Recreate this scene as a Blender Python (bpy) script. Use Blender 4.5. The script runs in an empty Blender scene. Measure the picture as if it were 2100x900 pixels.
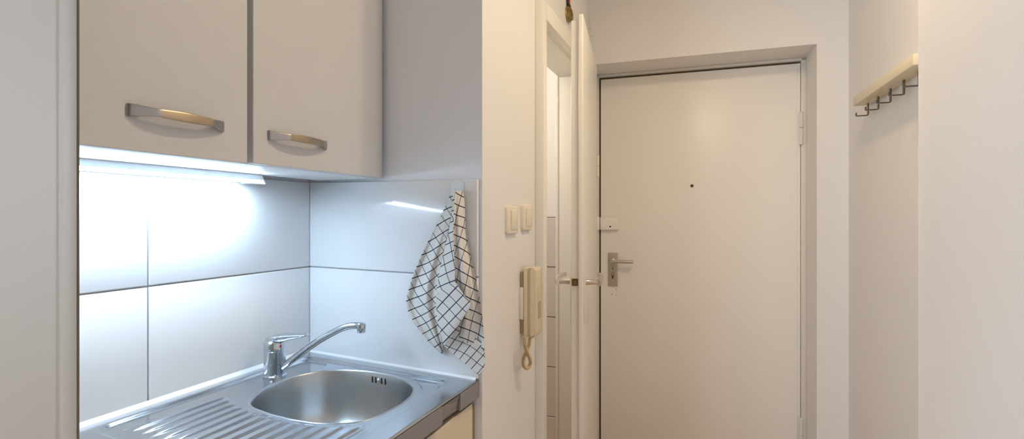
import bpy, bmesh, math, random
import numpy as np
from mathutils import Vector, Matrix
random.seed(4)
S = bpy.context.scene
C = S.collection
PI = math.pi

# ------------------------------------------------------------------ camera frame
H = 1.285                       # eye height
F = 1050.0                      # focal length for a 2100 px wide frame
A = math.atan(0.40)             # camera turned left of the hall axis (+Y)
ca, sa = math.cos(A), math.sin(A)
HY = 444.0
def ray(px, py):
    x = (px - 1050.0) / F
    return Vector((x * ca - sa, x * sa + ca, (HY - py) / F))
EYE = Vector((0, 0, H))
def onX(px, py, X):
    r = ray(px, py); return EYE + r * (X / r.x)
def onZ(px, py, Z):
    r = ray(px, py); return EYE + r * ((Z - H) / r.z)
def onP(px, py, p0, n):
    r = ray(px, py); return EYE + r * ((Vector(p0) - EYE).dot(n) / r.dot(n))

cam = bpy.data.cameras.new('camera')
cam.sensor_width = 36.0; cam.lens = 36.0 * F / 2100.0
cam.shift_y = -(450.0 - HY) / 2100.0
cam.clip_start = 0.02
co = bpy.data.objects.new('camera', cam); C.objects.link(co)
co.location = EYE; co.rotation_euler = (PI / 2, 0, A)
S.camera = co

# ------------------------------------------------------------------ materials
def mat(name, col, rough=0.5, metal=0.0, spec=0.5, noise=0.0, nscale=30, bump=0.0, bscale=200, coat=0.0, emit=None, estr=0.0, stretch=None, rvar=0.0):
    m = bpy.data.materials.new(name); m.use_nodes = True
    nt = m.node_tree; b = nt.nodes['Principled BSDF']
    b.inputs['Base Color'].default_value = (*col, 1); b.inputs['Roughness'].default_value = rough
    b.inputs['Metallic'].default_value = metal; b.inputs['Specular IOR Level'].default_value = spec
    b.inputs['Coat Weight'].default_value = coat
    if emit:
        b.inputs['Emission Color'].default_value = (*emit, 1); b.inputs['Emission Strength'].default_value = estr
    tc = nt.nodes.new('ShaderNodeTexCoord'); mp = nt.nodes.new('ShaderNodeMapping')
    nt.links.new(tc.outputs['Object'], mp.inputs['Vector'])
    if stretch: mp.inputs['Scale'].default_value = stretch
    if noise or rvar:
        n = nt.nodes.new('ShaderNodeTexNoise'); n.inputs['Scale'].default_value = nscale; n.inputs['Detail'].default_value = 4
        nt.links.new(mp.outputs[0], n.inputs['Vector'])
    if noise:
        mx = nt.nodes.new('ShaderNodeMix'); mx.data_type = 'RGBA'
        mx.inputs['A'].default_value = (*[c * (1 - noise) for c in col], 1); mx.inputs['B'].default_value = (*[min(1, c * (1 + noise)) for c in col], 1)
        nt.links.new(n.outputs['Fac'], mx.inputs['Factor']); nt.links.new(mx.outputs['Result'], b.inputs['Base Color'])
    if rvar:
        mr = nt.nodes.new('ShaderNodeMapRange'); mr.inputs['To Min'].default_value = max(0, rough - rvar); mr.inputs['To Max'].default_value = rough + rvar
        nt.links.new(n.outputs['Fac'], mr.inputs['Value']); nt.links.new(mr.outputs[0], b.inputs['Roughness'])
    if bump:
        n2 = nt.nodes.new('ShaderNodeTexNoise'); n2.inputs['Scale'].default_value = bscale; n2.inputs['Detail'].default_value = 3
        nt.links.new(mp.outputs[0], n2.inputs['Vector'])
        bp = nt.nodes.new('ShaderNodeBump'); bp.inputs['Strength'].default_value = bump; bp.inputs['Distance'].default_value = 0.002
        nt.links.new(n2.outputs['Fac'], bp.inputs['Height']); nt.links.new(bp.outputs[0], b.inputs['Normal'])
    return m

M = {}
M['wall'] = mat('white_wall_paint', (0.80, 0.785, 0.765), 0.6, noise=0.015, nscale=6, bump=0.12, bscale=60)
M['wall_lamp_tint'] = mat('niche_wall_lamp_tint', (0.85, 0.875, 0.93), 0.55, noise=0.015, nscale=6, bump=0.1, bscale=60)  # white wall; lighter blue colour stands in for cool under-cabinet lamp light
M['ceil'] = mat('ceiling_paint', (0.80, 0.78, 0.74), 0.8, noise=0.01, nscale=5)
M['tile'] = mat('glazed_white_tile', (0.80, 0.82, 0.84), 0.10, spec=0.5, noise=0.01, nscale=3, bump=0.02, bscale=9, coat=0.3)
M['grout'] = mat('grey_grout', (0.36, 0.36, 0.36), 0.9, noise=0.1)
M['caulk'] = mat('white_sealant', (0.85, 0.86, 0.86), 0.4)
M['bath_tile'] = mat('bathroom_tile', (0.66, 0.58, 0.55), 0.25, noise=0.02, nscale=5)
M['cab'] = mat('matt_white_laminate', (0.62, 0.615, 0.62), 0.5, noise=0.012, nscale=12, bump=0.03, bscale=300)
M['carcass'] = mat('white_carcass_board', (0.76, 0.76, 0.76), 0.45)
M['cream'] = mat('cream_laminate', (0.72, 0.62, 0.47), 0.45, noise=0.015)
M['door'] = mat('white_door_lacquer', (0.81, 0.775, 0.71), 0.34, noise=0.012, nscale=4, bump=0.03, bscale=25)
M['front'] = mat('cream_white_front_door', (0.92, 0.895, 0.845), 0.34, noise=0.012, nscale=4, bump=0.03, bscale=25)
M['trim'] = mat('painted_door_frame', (0.80, 0.775, 0.715), 0.38, noise=0.015, nscale=8, bump=0.04, bscale=40)
M['greyish'] = mat('grey_white_frame_paint', (0.72, 0.71, 0.66), 0.35, noise=0.02, nscale=8)
M['steel'] = mat('brushed_stainless_steel', (0.56, 0.59, 0.63), 0.19, metal=1.0, rvar=0.06, nscale=40, bump=0.012, bscale=60, stretch=(1, 1, 1))
M['bowl'] = mat('satin_stainless_steel', (0.50, 0.53, 0.55), 0.30, metal=1.0, noise=0.04, nscale=5)
M['chrome'] = mat('polished_chrome', (0.58, 0.62, 0.67), 0.07, metal=1.0)
M['nickel'] = mat('brushed_nickel', (0.42, 0.405, 0.385), 0.32, metal=1.0, bump=0.05, bscale=120, stretch=(1, 0.06, 1))
M['nickel_light'] = mat('satin_nickel', (0.66, 0.62, 0.55), 0.26, metal=1.0)
M['grip'] = mat('metal_warm_reflection', (0.50, 0.405, 0.29), 0.30, metal=1.0, bump=0.04, bscale=120, stretch=(1, 0.06, 1))  # same metal as the legs, with warm reflections tinted into its colour
M['alu'] = mat('champagne_aluminium', (0.50, 0.46, 0.37), 0.42, metal=0.6, noise=0.03)
M['gap_shade'] = mat('brown_gap_shade', (0.10, 0.065, 0.03), 0.7)  # dark brown standing in for shade in the front door gaps
M['dark'] = mat('dark_recess', (0.02, 0.018, 0.015), 0.8)
M['blackplastic'] = mat('black_plastic', (0.02, 0.02, 0.022), 0.4)
M['red'] = mat('red_indicator', (0.45, 0.01, 0.06), 0.3)
M['apron'] = mat('grey_edge_strip', (0.245, 0.24, 0.25), 0.4, noise=0.03, nscale=25)
M['chip'] = mat('raw_edge_strip_core', (0.235, 0.22, 0.215), 0.6, noise=0.06)
M['lamp'] = mat('lamp_housing', (0.74, 0.77, 0.79), 0.4)
M['glow'] = mat('lit_diffuser', (0.9, 0.95, 1.0), 0.4, emit=(0.60, 0.80, 1.0), estr=33)
M['cable'] = mat('dark_blue_cable', (0.02, 0.05, 0.12), 0.5)
M['switch'] = mat('ivory_switch_plastic', (0.80, 0.73, 0.60), 0.3)
M['phone'] = mat('yellowed_ivory_plastic', (0.70, 0.605, 0.43), 0.36, noise=0.02, nscale=14)
M['phone_back'] = mat('brown_base_plastic', (0.40, 0.29, 0.15), 0.5)  # dark brown base, showing as the gap behind the handset
M['phone_grey'] = mat('phone_label_grey', (0.46, 0.37, 0.23), 0.4)
M['phone_white'] = mat('white_bracket_plastic', (0.78, 0.75, 0.70), 0.4)
M['cord'] = mat('coiled_cord_plastic', (0.62, 0.47, 0.24), 0.4)
M['rack'] = mat('cream_rack_lacquer', (0.75, 0.65, 0.475), 0.4, noise=0.01)
M['hook'] = mat('dark_steel_hook', (0.13, 0.11, 0.095), 0.35, metal=0.9)
M['plate'] = mat('translucent_hook_plate', (0.72, 0.76, 0.77), 0.3)
M['gold'] = mat('antique_gold_medal', (0.34, 0.24, 0.09), 0.38, metal=0.85, noise=0.15, nscale=160, bump=0.5, bscale=160)
M['ribbon_b'] = mat('black_ribbon', (0.025, 0.02, 0.025), 0.7)
M['ribbon_o'] = mat('orange_ribbon', (0.80, 0.13, 0.015), 0.7)
M['brass'] = mat('brown_latch_metal', (0.18, 0.10, 0.05), 0.4, metal=0.7)
M['olive'] = mat('olive_filler_strip', (0.30, 0.24, 0.10), 0.6)
M['rust'] = mat('rust_stain', (0.45, 0.30, 0.12), 0.8)
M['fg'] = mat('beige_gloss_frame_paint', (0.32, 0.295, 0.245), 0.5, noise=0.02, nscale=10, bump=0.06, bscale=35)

def wood():
    m = mat('oak_laminate_floor', (0.42, 0.24, 0.12), 0.35)
    nt = m.node_tree; b = nt.nodes['Principled BSDF']
    tc = nt.nodes.new('ShaderNodeTexCoord')
    br = nt.nodes.new('ShaderNodeTexBrick'); br.inputs['Scale'].default_value = 1.0
    br.inputs['Color1'].default_value = (0.60, 0.41, 0.26, 1); br.inputs['Color2'].default_value = (0.66, 0.47, 0.31, 1); br.inputs['Mortar'].default_value = (0.15, 0.08, 0.04, 1)
    br.inputs['Mortar Size'].default_value = 0.003; br.inputs['Brick Width'].default_value = 1.2; br.inputs['Row Height'].default_value = 0.19
    nt.links.new(tc.outputs['Object'], br.inputs['Vector']); nt.links.new(br.outputs['Color'], b.inputs['Base Color'])
    return m
M['floor'] = wood()

def towel_mat():
    m = bpy.data.materials.new('checked_cotton'); m.use_nodes = True
    nt = m.node_tree; b = nt.nodes['Principled BSDF']; b.inputs['Roughness'].default_value = 0.9; b.inputs['Specular IOR Level'].default_value = 0.15
    uv = nt.nodes.new('ShaderNodeUVMap'); sp = nt.nodes.new('ShaderNodeSeparateXYZ'); nt.links.new(uv.outputs[0], sp.inputs[0])
    def line(sock, w):
        fr = nt.nodes.new('ShaderNodeMath'); fr.operation = 'FRACT'; nt.links.new(sp.outputs[sock], fr.inputs[0])
        lt = nt.nodes.new('ShaderNodeMath'); lt.operation = 'LESS_THAN'; lt.inputs[1].default_value = w; nt.links.new(fr.outputs[0], lt.inputs[0])
        return lt.outputs[0]
    m1 = nt.nodes.new('ShaderNodeMix'); m1.data_type = 'RGBA'; m1.inputs['A'].default_value = (0.74, 0.72, 0.68, 1); m1.inputs['B'].default_value = (0.085, 0.09, 0.14, 1)
    nt.links.new(line('Y', 0.075), m1.inputs['Factor'])
    m2 = nt.nodes.new('ShaderNodeMix'); m2.data_type = 'RGBA'; m2.inputs['B'].default_value = (0.016, 0.02, 0.05, 1)
    nt.links.new(m1.outputs['Result'], m2.inputs['A']); nt.links.new(line('X', 0.10), m2.inputs['Factor'])
    nt.links.new(m2.outputs['Result'], b.inputs['Base Color'])
    n = nt.nodes.new('ShaderNodeTexNoise'); n.inputs['Scale'].default_value = 900; tc = nt.nodes.new('ShaderNodeTexCoord'); nt.links.new(tc.outputs['Object'], n.inputs['Vector'])
    bp = nt.nodes.new('ShaderNodeBump'); bp.inputs['Strength'].default_value = 0.25; bp.inputs['Distance'].default_value = 0.001
    nt.links.new(n.outputs['Fac'], bp.inputs['Height']); nt.links.new(bp.outputs[0], b.inputs['Normal'])
    return m
M['towel'] = towel_mat()

# ------------------------------------------------------------------ builders
def worigin(o):
    v = Vector((0, 0, 0))
    while o is not None:
        v += o.location; o = o.parent
    return v
def link(name, bm, m, parent=None, smooth=False, origin=None, angle=35):
    """one mesh object; geometry arrives in world coordinates"""
    me = bpy.data.meshes.new(name)
    o = bpy.data.objects.new(name, me)
    if parent is not None:
        org = worigin(parent)
    elif origin is not None:
        org = Vector(origin); o.location = org
    else:
        org = Vector((0, 0, 0))
    if org.length: bmesh.ops.translate(bm, verts=bm.verts, vec=-org)
    bmesh.ops.recalc_face_normals(bm, faces=bm.faces)
    for f in bm.faces: f.smooth = smooth
    if smooth:
        for e in bm.edges:
            if len(e.link_faces) == 2 and e.calc_face_angle(0) > math.radians(angle): e.smooth = False
    bm.to_mesh(me); bm.free()
    for k in (m if isinstance(m, (list, tuple)) else [m]): me.materials.append(k)
    C.objects.link(o)
    if parent is not None: o.parent = parent
    return o
def thing(name, label, cat, loc, group=None):
    o = bpy.data.objects.new(name, None); o.empty_display_size = 0.05; C.objects.link(o); o.location = loc
    o['label'] = label; o['category'] = cat
    if group: o['group'] = group
    return o
def tag(o, label, cat, group=None):
    o['label'] = label; o['category'] = cat
    if group: o['group'] = group
    return o
def struct(o):
    o['kind'] = 'structure'; return o
def dup(root, loc, label, group):
    def cp(o, par):
        c = o.copy(); C.objects.link(c); c.parent = par
        for ch in o.children: cp(ch, c)
        return c
    r = cp(root, root.parent); r.location = loc; r['label'] = label; r['group'] = group
    return r

def B(): return bmesh.new()
def box(bm, x0, x1, y0, y1, z0, z1, bev=0.0, seg=2, T=None, mi=0):
    t = bmesh.new()
    bmesh.ops.create_cube(t, size=1)
    for v in t.verts:
        v.co = Vector(((x0 + x1) / 2 + v.co.x * (x1 - x0), (y0 + y1) / 2 + v.co.y * (y1 - y0), (z0 + z1) / 2 + v.co.z * (z1 - z0)))
    if bev > 0: bmesh.ops.bevel(t, geom=t.edges[:], offset=bev, segments=seg, profile=0.5, affect='EDGES')
    if T is not None: bmesh.ops.transform(t, matrix=T, verts=t.verts)
    for f in t.faces: f.material_index = mi
    merge(bm, t)
def merge(bm, t):
    me = bpy.data.meshes.new('t'); t.to_mesh(me); t.free(); bm.from_mesh(me); bpy.data.meshes.remove(me)
def prism(bm, pts, z0, z1):
    n = len(pts)
    lo = [bm.verts.new((p[0], p[1], z0)) for p in pts]; hi = [bm.verts.new((p[0], p[1], z1)) for p in pts]
    bm.faces.new(lo[::-1]); bm.faces.new(hi)
    for i in range(n): bm.faces.new((lo[i], lo[(i + 1) % n], hi[(i + 1) % n], hi[i]))
def ex(bm, poly3, vec):
    """extrude a planar 3D polygon along vec"""
    n = len(poly3); v = Vector(vec)
    a = [bm.verts.new(p) for p in poly3]; b = [bm.verts.new(Vector(p) + v) for p in poly3]
    bm.faces.new(a[::-1]); bm.faces.new(b)
    for i in range(n): bm.faces.new((a[i], a[(i + 1) % n], b[(i + 1) % n], b[i]))
def sweep(bm, path, prof, closed_ends=True, up=Vector((0, 0, 1)), scale=None):
    """sweep a 2D profile (list of (a,b)) along path; a = side axis, b = binormal axis"""
    path = [Vector(p) for p in path]; rings = []
    for i, p in enumerate(path):
        t = (path[min(i + 1, len(path) - 1)] - path[max(i - 1, 0)]).normalized()
        s = t.cross(up)
        if s.length < 1e-4: s = t.cross(Vector((0, 1, 0)))
        s.normalize(); b = s.cross(t).normalized()
        pr = prof[i] if isinstance(prof[0][0], (list, tuple)) else prof
        rings.append([bm.verts.new(p + s * q[0] + b * q[1]) for q in pr])
    n = len(rings[0])
    for i in range(len(rings) - 1):
        for j in range(n):
            bm.faces.new((rings[i][j], rings[i][(j + 1) % n], rings[i + 1][(j + 1) % n], rings[i + 1][j]))
    if closed_ends:
        bm.faces.new(rings[0][::-1]); bm.faces.new(rings[-1])
def circ(r, n=16): return [(r * math.cos(2 * PI * k / n), r * math.sin(2 * PI * k / n)) for k in range(n)]
def ell(a, b, n=16, p=2.0):
    o = []
    for k in range(n):
        c, s = math.cos(2 * PI * k / n), math.sin(2 * PI * k / n)
        o.append((a * math.copysign(abs(c) ** (2 / p), c), b * math.copysign(abs(s) ** (2 / p), s)))
    return o
def tube(bm, path, r, n=14, up=Vector((0, 0, 1))):
    if isinstance(r, (int, float)): sweep(bm, path, circ(r, n), up=up)
    else: sweep(bm, path, [circ(k, n) for k in r], up=up)
def lathe(bm, prof, c, axis=Vector((0, 0, 1)), n=32):
    """prof = list of (radius, height along axis)"""
    axis = Vector(axis).normalized(); s = axis.orthogonal().normalized(); t = axis.cross(s); c = Vector(c)
    rings = []
    for r, h in prof:
        if r < 1e-6: rings.append([bm.verts.new(c + axis * h)])
        else: rings.append([bm.verts.new(c + axis * h + s * (r * math.cos(2 * PI * k / n)) + t * (r * math.sin(2 * PI * k / n))) for k in range(n)])
    for a, b in zip(rings[:-1], rings[1:]):
        for k in range(n):
            q = [a[k % len(a)], a[(k + 1) % len(a)], b[(k + 1) % len(b)], b[k % len(b)]]
            u = []
            for v in q:
                if v not in u: u.append(v)
            if len(u) > 2: bm.faces.new(u)
    if len(rings[0]) > 1: bm.faces.new(rings[0][::-1])
    if len(rings[-1]) > 1: bm.faces.new(rings[-1])
def catmull(pts, n):
    pts = [Vector(p) for p in pts]; P = [pts[0] * 2 - pts[1]] + pts + [pts[-1] * 2 - pts[-2]]
    out = []; segs = len(pts) - 1
    for k in range(n):
        t = k / (n - 1) * segs; i = min(int(t), segs - 1); t -= i
        a, b, c, d = P[i:i + 4]
        out.append(0.5 * (2 * b + (c - a) * t + (2 * a - 5 * b + 4 * c - d) * t * t + (3 * b - a - 3 * c + d) * t ** 3))
    return out
def polyline(pts, n):
    """resample at even arc length"""
    pts = catmull(pts, 120); L = [0]
    for a, b in zip(pts[:-1], pts[1:]): L.append(L[-1] + (b - a).length)
    out = []; j = 0
    for k in range(n):
        s = L[-1] * k / (n - 1)
        while j < len(L) - 2 and L[j + 1] < s: j += 1
        t = (s - L[j]) / max(1e-9, L[j + 1] - L[j]); out.append(pts[j].lerp(pts[j + 1], min(1, t)))
    return out
def frame(o, ex_, ey_, ez_):
    m = Matrix.Identity(4)
    for i, v in enumerate((ex_, ey_, ez_)):
        for k in range(3): m[k][i] = v[k]
    for k in range(3): m[k][3] = o[k]
    return m
Z3 = Vector((0, 0, 1))

# ------------------------------------------------------------------ key planes
CEIL = 2.52
XB = -1.127                                  # kitchen back wall
KC = Vector((XB, 1.193, 0)); EC = Vector((-0.533, 1.136, 0))     # niche return wall, inner and outer corner
XW = -0.533                                  # hall wall with the switches
dS = (EC - KC).normalized(); nS = Vector((dS.y, -dS.x, 0))       # along / towards camera
LS = (EC - KC).length
CT = 0.887                                   # counter top height
T_SIDE = frame(KC, dS, nS, Z3)               # local: x along the wall, y out of it
def side(px, py, d=0.0): return onP(px, py, KC + nS * d, nS)

# ------------------------------------------------------------------ room shell
bm = B(); box(bm, -3.3, 3.0, -3.6, 3.4, -0.06, 0.0); struct(link('floor', bm, M['floor']))
bm = B(); box(bm, -3.3, 3.0, -3.6, 3.4, CEIL, CEIL + 0.08); struct(link('ceiling', bm, M['ceil']))
bm = B(); box(bm, XB - 0.15, XB, 0.345, 1.40, 0, CEIL); struct(link('wall_kitchen', bm, M['wall_lamp_tint']))
# niche return: a solid stub between the kitchen niche and the bathroom
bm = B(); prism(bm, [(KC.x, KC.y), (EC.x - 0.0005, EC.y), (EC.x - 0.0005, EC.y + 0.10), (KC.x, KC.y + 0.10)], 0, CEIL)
struct(link('wall_niche', bm, M['wall_lamp_tint']))
YO0, YO1, ZO = 1.563, 2.195, 1.913           # bathroom door opening
bm = B()
prism(bm, [(XW, EC.y), (XW, YO0 - 0.004), (-0.65, YO0 - 0.004), (-0.65, EC.y + 0.08)], 0, CEIL)
prism(bm, [(-0.65, YO1 + 0.004), (XW, YO1 + 0.004), (XW - 0.002, 2.225), (-0.5600, 2.392), (-0.5660, 2.75), (-0.65, 2.75)], 0, CEIL); box(bm, -0.65, XW, YO0 - 0.005, YO1 + 0.005, ZO + 0.004, CEIL)
struct(link('wall_hall', bm, M['wall']))

# bathroom
bm = B()
box(bm, -2.2, -0.65, 2.50, 2.60, 0, CEIL); box(bm, -2.2, -2.1, 1.30, 2.60, 0, CEIL); box(bm, -2.2, XB, 1.295, 1.40, 0, CEIL)
struct(link('wall_bathroom', bm, M['wall']))
bm = B()
z = 1.283
while z > 0.05:
    for k in range(3): box(bm, -0.6505 - 0.40 * (k + 1) + 0.0015, -0.6505 - 0.40 * k - 0.0015, 2.489, 2.4995, max(0.001, z - 0.2525), z - 0.0035, 0.0012, 1)
    z -= 0.2535
box(bm, -1.84, -0.6505, 2.4935, 2.4997, 0.001, 1.283, mi=1)
struct(link('wall_bathroom_tiles', bm, [M['bath_tile'], M['brass']]))

# far wall with the front door, slightly out of square
D0 = Vector((-0.549, 2.579, 0)); D1 = Vector((0.350, 2.637, 0))
dF = (D1 - D0).normalized(); nF = Vector((dF.y, -dF.x, 0)); T_F = frame(D0, dF, nF, Z3); LD = (D1 - D0).length
def fw(px, py, d=0.0): return onP(px, py, D0 + nF * d, nF)
RW = 0.19                                    # depth of the plastered reveal
UR = 0.925                                   # right side of the reveal
bm = B()
box(bm, -0.03, 1.25, -0.06, RW, 2.003, CEIL, T=T_F)
box(bm, UR, 1.25, -0.06, RW, 0, 2.0031, T=T_F)
struct(link('wall_far', bm, M['wall']))
bm = B(); box(bm, -0.2, 1.3, -0.12, -0.062, 0, CEIL, T=T_F); struct(link('wall_door_backing', bm, M['dark']))  # added dark backing, out of view, stops light leaking round the front door
# right side: recess with the coat rack, then the nearer wall
bm = B(); prism(bm, [(0.4985, 2.52), (0.5385, 1.30), (0.70, 1.30), (0.70, 2.75), (0.4985, 2.75)], 0, CEIL); struct(link('wall_right', bm, M['wall']))
XN = 0.40
bm = B(); prism(bm, [(XN, 0.30), (0.60, 0.30), (0.60, 1.343), (XN, 1.343)], 0, CEIL)
bmesh.ops.bevel(bm, geom=[e for e in bm.edges if abs(e.verts[0].co.z - e.verts[1].co.z) > 1], offset=0.004, segments=2, affect='EDGES')
struct(link('wall_right_near', bm, M['wall']))
# near left: thick painted jamb of the opening the camera looks through
pA = ray(118, 450) * 0.487; pB = ray(169.5, 450) * 0.4915
bm = B(); prism(bm, [(pA.x, pA.y), (pB.x, pB.y), (-2.95, pB.y + 0.004), (-2.95, pA.y)], 0, CEIL)
bmesh.ops.bevel(bm, geom=[e for e in bm.edges if abs(e.verts[0].co.z - e.verts[1].co.z) > 1 and e.verts[0].co.x > -1], offset=0.005, segments=4, affect='EDGES')
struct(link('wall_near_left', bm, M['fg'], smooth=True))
# the room behind the camera, with a window
bm = B()
box(bm, -3.0, -2.9, -3.0, pA.y + 0.05, 0, CEIL)
box(bm, 1.9, 2.0, -3.0, 0.36, 0, CEIL); box(bm, 0.5999, 1.9, 0.30, 0.36, 0, CEIL)
struct(link('wall_room', bm, M['wall']))
bm = B()
box(bm, -3.0, -2.6, -3.1, -3.0, 0, CEIL); box(bm, -1.1, 2.0, -3.1, -3.0, 0, CEIL); box(bm, -2.6, -1.1, -3.1, -3.0, 0, 0.85); box(bm, -2.6, -1.1, -3.1, -3.0, 2.30, CEIL)
struct(link('wall_back', bm, M['wall']))

# ------------------------------------------------------------------ wall tiles of the niche
bm = B()
g = 0.0016
ys = [0.345, 0.7205, KC.y - 0.0065]
rows = [(0.637, 0.887), (0.887, 1.137), (1.137, 1.387)]
for a, b in zip(ys[:-1], ys[1:]):
    for z0, z1 in rows: box(bm, XB + 0.001, XB + 0.010, a + g, b - g, z0 + g, z1 - g, 0.0022, 3)
box(bm, XB + 0.0005, XB + 0.0062, ys[0], ys[-1] + 0.004, rows[0][0], rows[-1][1] - g, mi=1)
struct(link('wall_kitchen_tiles', bm, [M['tile'], M['grout']], smooth=True))
bm = B()
for z0, z1 in rows[1:]:
    t = bmesh.new(); box(t, 0.0115, LS - 0.008, 0.001, 0.010, z0 + g, z1 - g)
    if z1 > 1.3:
        for v in t.verts:
            if v.co.z > 1.3 and v.co.x > 0.3: v.co.z -= 0.0095
    bmesh.ops.bevel(t, geom=t.edges[:], offset=0.0022, segments=3, profile=0.5, affect='EDGES')
    bmesh.ops.transform(t, matrix=T_SIDE, verts=t.verts); merge(bm, t)
t = bmesh.new(); box(t, 0.009, LS - 0.0085, 0.0005, 0.0062, rows[1][0], 1.385, mi=1)
for v in t.verts:
    if v.co.z > 1.3 and v.co.x > 0.3: v.co.z -= 0.0095
bmesh.ops.transform(t, matrix=T_SIDE, verts=t.verts); merge(bm, t)
struct(link('wall_niche_tiles', bm, [M['tile'], M['grout']], smooth=True))

# ------------------------------------------------------------------ wall cabinet
ZC = 1.387                                    # underside
XF = -0.838                                   # door faces
cab = thing('wall_cabinet', 'white two-door wall cabinet with bow handles hung above the sink', 'cabinet', (-0.95, 0.72, ZC))
YC0, YC1 = 0.345, 1.150
bm = B()
for (x0, x1, y0, y1, z0, z1) in ((-1.052, XF - 0.021, YC0, YC1, ZC + 0.001, ZC + 0.018), (-1.052, XF - 0.021, YC0, YC0 + 0.016, ZC + 0.018, 2.10), (-1.052, XF - 0.021, YC1 - 0.016, YC1, ZC + 0.018, 2.10),
                                 (-1.052, -1.045, YC0 + 0.016, YC1 - 0.016, ZC + 0.018, 2.10), (-1.052, XF - 0.021, YC0, YC1, 2.10, 2.118), (-1.044, XF - 0.024, 0.722, 0.738, ZC + 0.018, 2.10)):
    box(bm, x0, x1, y0, y1, z0, z1, 0.0006, 1)
for y in (0.40, 1.05): box(bm, XB + 0.0006, -1.052, y - 0.02, y + 0.02, 1.95, 2.05)      # hanging brackets
link('carcass', bm, M['carcass'], cab)
def handle(yc, zc, par):
    """flared legs rising from the door into a gently bowed grip"""
    L = 0.0815
    def run(pw, n, name, m):
        p3 = catmull([Vector((XF + 0.0004 + a, yc + b, zc)) for a, b, c in pw], n); w3 = [w.x for w in catmull([Vector((c, 0, 0)) for a, b, c in pw], n)]
        bm = B(); sweep(bm, p3, [ell(0.0021, w, 20, 4) for w in w3]); return bm
    leg = [(0.0, -L, 0.0100), (0.0035, -L + 0.002, 0.0100), (0.0095, -L + 0.012, 0.0090), (0.0155, -L + 0.023, 0.0076), (0.0190, -L + 0.030, 0.0067), (0.0208, -L + 0.0345, 0.0065), (0.0215, -L + 0.0385, 0.0068)]
    for k in (1, -1): link('handle_leg', run([(a, k * b, c) for a, b, c in leg], 26, 'a', None), M['nickel'], par, smooth=True, angle=50)
    gr = [(0.0216, -L + 0.0380, 0.0069), (0.0226, -0.030, 0.0074), (0.0237, -0.014, 0.0080), (0.0241, 0.0, 0.0082), (0.0237, 0.014, 0.0080), (0.0226, 0.030, 0.0074), (0.0216, L - 0.0380, 0.0069)]
    link('handle_grip', run(gr, 30, 'c', None), M['grip'], par, smooth=True, angle=50)
for (y0, y1, z0, yc) in ((0.347, 0.7255, ZC - 0.0005, 0.590), (0.7385, 1.153, ZC + 0.0015, 0.8555)):
    bm = B(); box(bm, XF - 0.019, XF, y0, y1, z0, 2.115, 0.0016, 2)
    d = link('cabinet_door', bm, M['cab'], cab)
    handle(yc, 1.4485, d)

# ------------------------------------------------------------------ lamp under the cabinet
lamp = thing('cabinet_mounted_light', 'lit slim strip light fixed beneath the white wall cabinet', 'light', (-1.06, 0.62, ZC))
LY0, LY1 = 0.36, 0.932
z_t, z_b = ZC + 0.0008, ZC - 0.0225
sec = [(-1.036, z_t), (-1.1168, z_t), (-1.1168, z_b + 0.008), (-1.0255, z_b + 0.0085)]
bm = B(); ex(bm, [(x, LY0, z) for x, z in sec], (0, LY1 - LY0, 0)); link('housing', bm, M['lamp'], lamp)
bm = B(); ex(bm, [(-1.0198, LY0 + 0.002, z_b), (-1.0225, LY0 + 0.002, z_b - 0.0002), (-1.0225, LY0 + 0.002, z_b - 0.0022), (-1.0188, LY0 + 0.002, z_b - 0.0020)], (0, LY1 - LY0 - 0.004, 0)); link('lip', bm, M['lamp'], lamp)
bm = B(); ex(bm, [(-1.0252, LY0 + 0.004, z_b + 0.0083), (-1.098, LY0 + 0.004, z_b + 0.0078), (-1.098, LY0 + 0.004, z_b + 0.0045), (-1.0205, LY0 + 0.004, z_b)], (0, LY1 - LY0 - 0.010, 0)); link('diffuser', bm, M['glow'], lamp)
bm = B(); ex(bm, [(-1.0345, LY1, z_t), (-1.101, LY1, z_t), (-1.101, LY1, z_b + 0.003), (-1.0185, LY1, z_b - 0.001)], (0, 0.004, 0)); link('end_cap', bm, M['lamp'], lamp)
bm = B(); tube(bm, catmull([(-1.05, LY1 + 0.004, z_t - 0.010), (-1.06, LY1 + 0.014, z_t - 0.006), (-1.075, LY1 + 0.035, z_t + 0.004), (-1.09, LY1 + 0.05, z_t + 0.03)], 16), 0.0032, 10); link('cable', bm, M['cable'], lamp, smooth=True)

# ------------------------------------------------------------------ stainless sink top
SX0, SX1 = XB + 0.0135, -0.5415              # back and front of the sheet
SY0 = 0.558
def ysd(x): return KC.y - 0.012 - (x - XB) * (KC.y - EC.y) / (EC.x - XB)      # edge along the return wall
bc = Vector((-0.815, 0.955)); 
outline_px = [(513, 822), (522, 808), (545, 790), (580, 774), (620, 763), (660, 756), (700, 753.5), (740, 755), (780, 760), (815, 768.5), (838, 779), (848, 790), (845, 801), (830, 816), (800, 834), (770, 848), (740, 857.5), (700, 861.5), (660, 861), (620, 856), (580, 848), (545, 838), (522, 830)]
ol = [onZ(x, y, CT) for x, y in outline_px]; ol = np.array([(p.x, p.y) for p in ol])
bc = ol.mean(axis=0)
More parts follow.
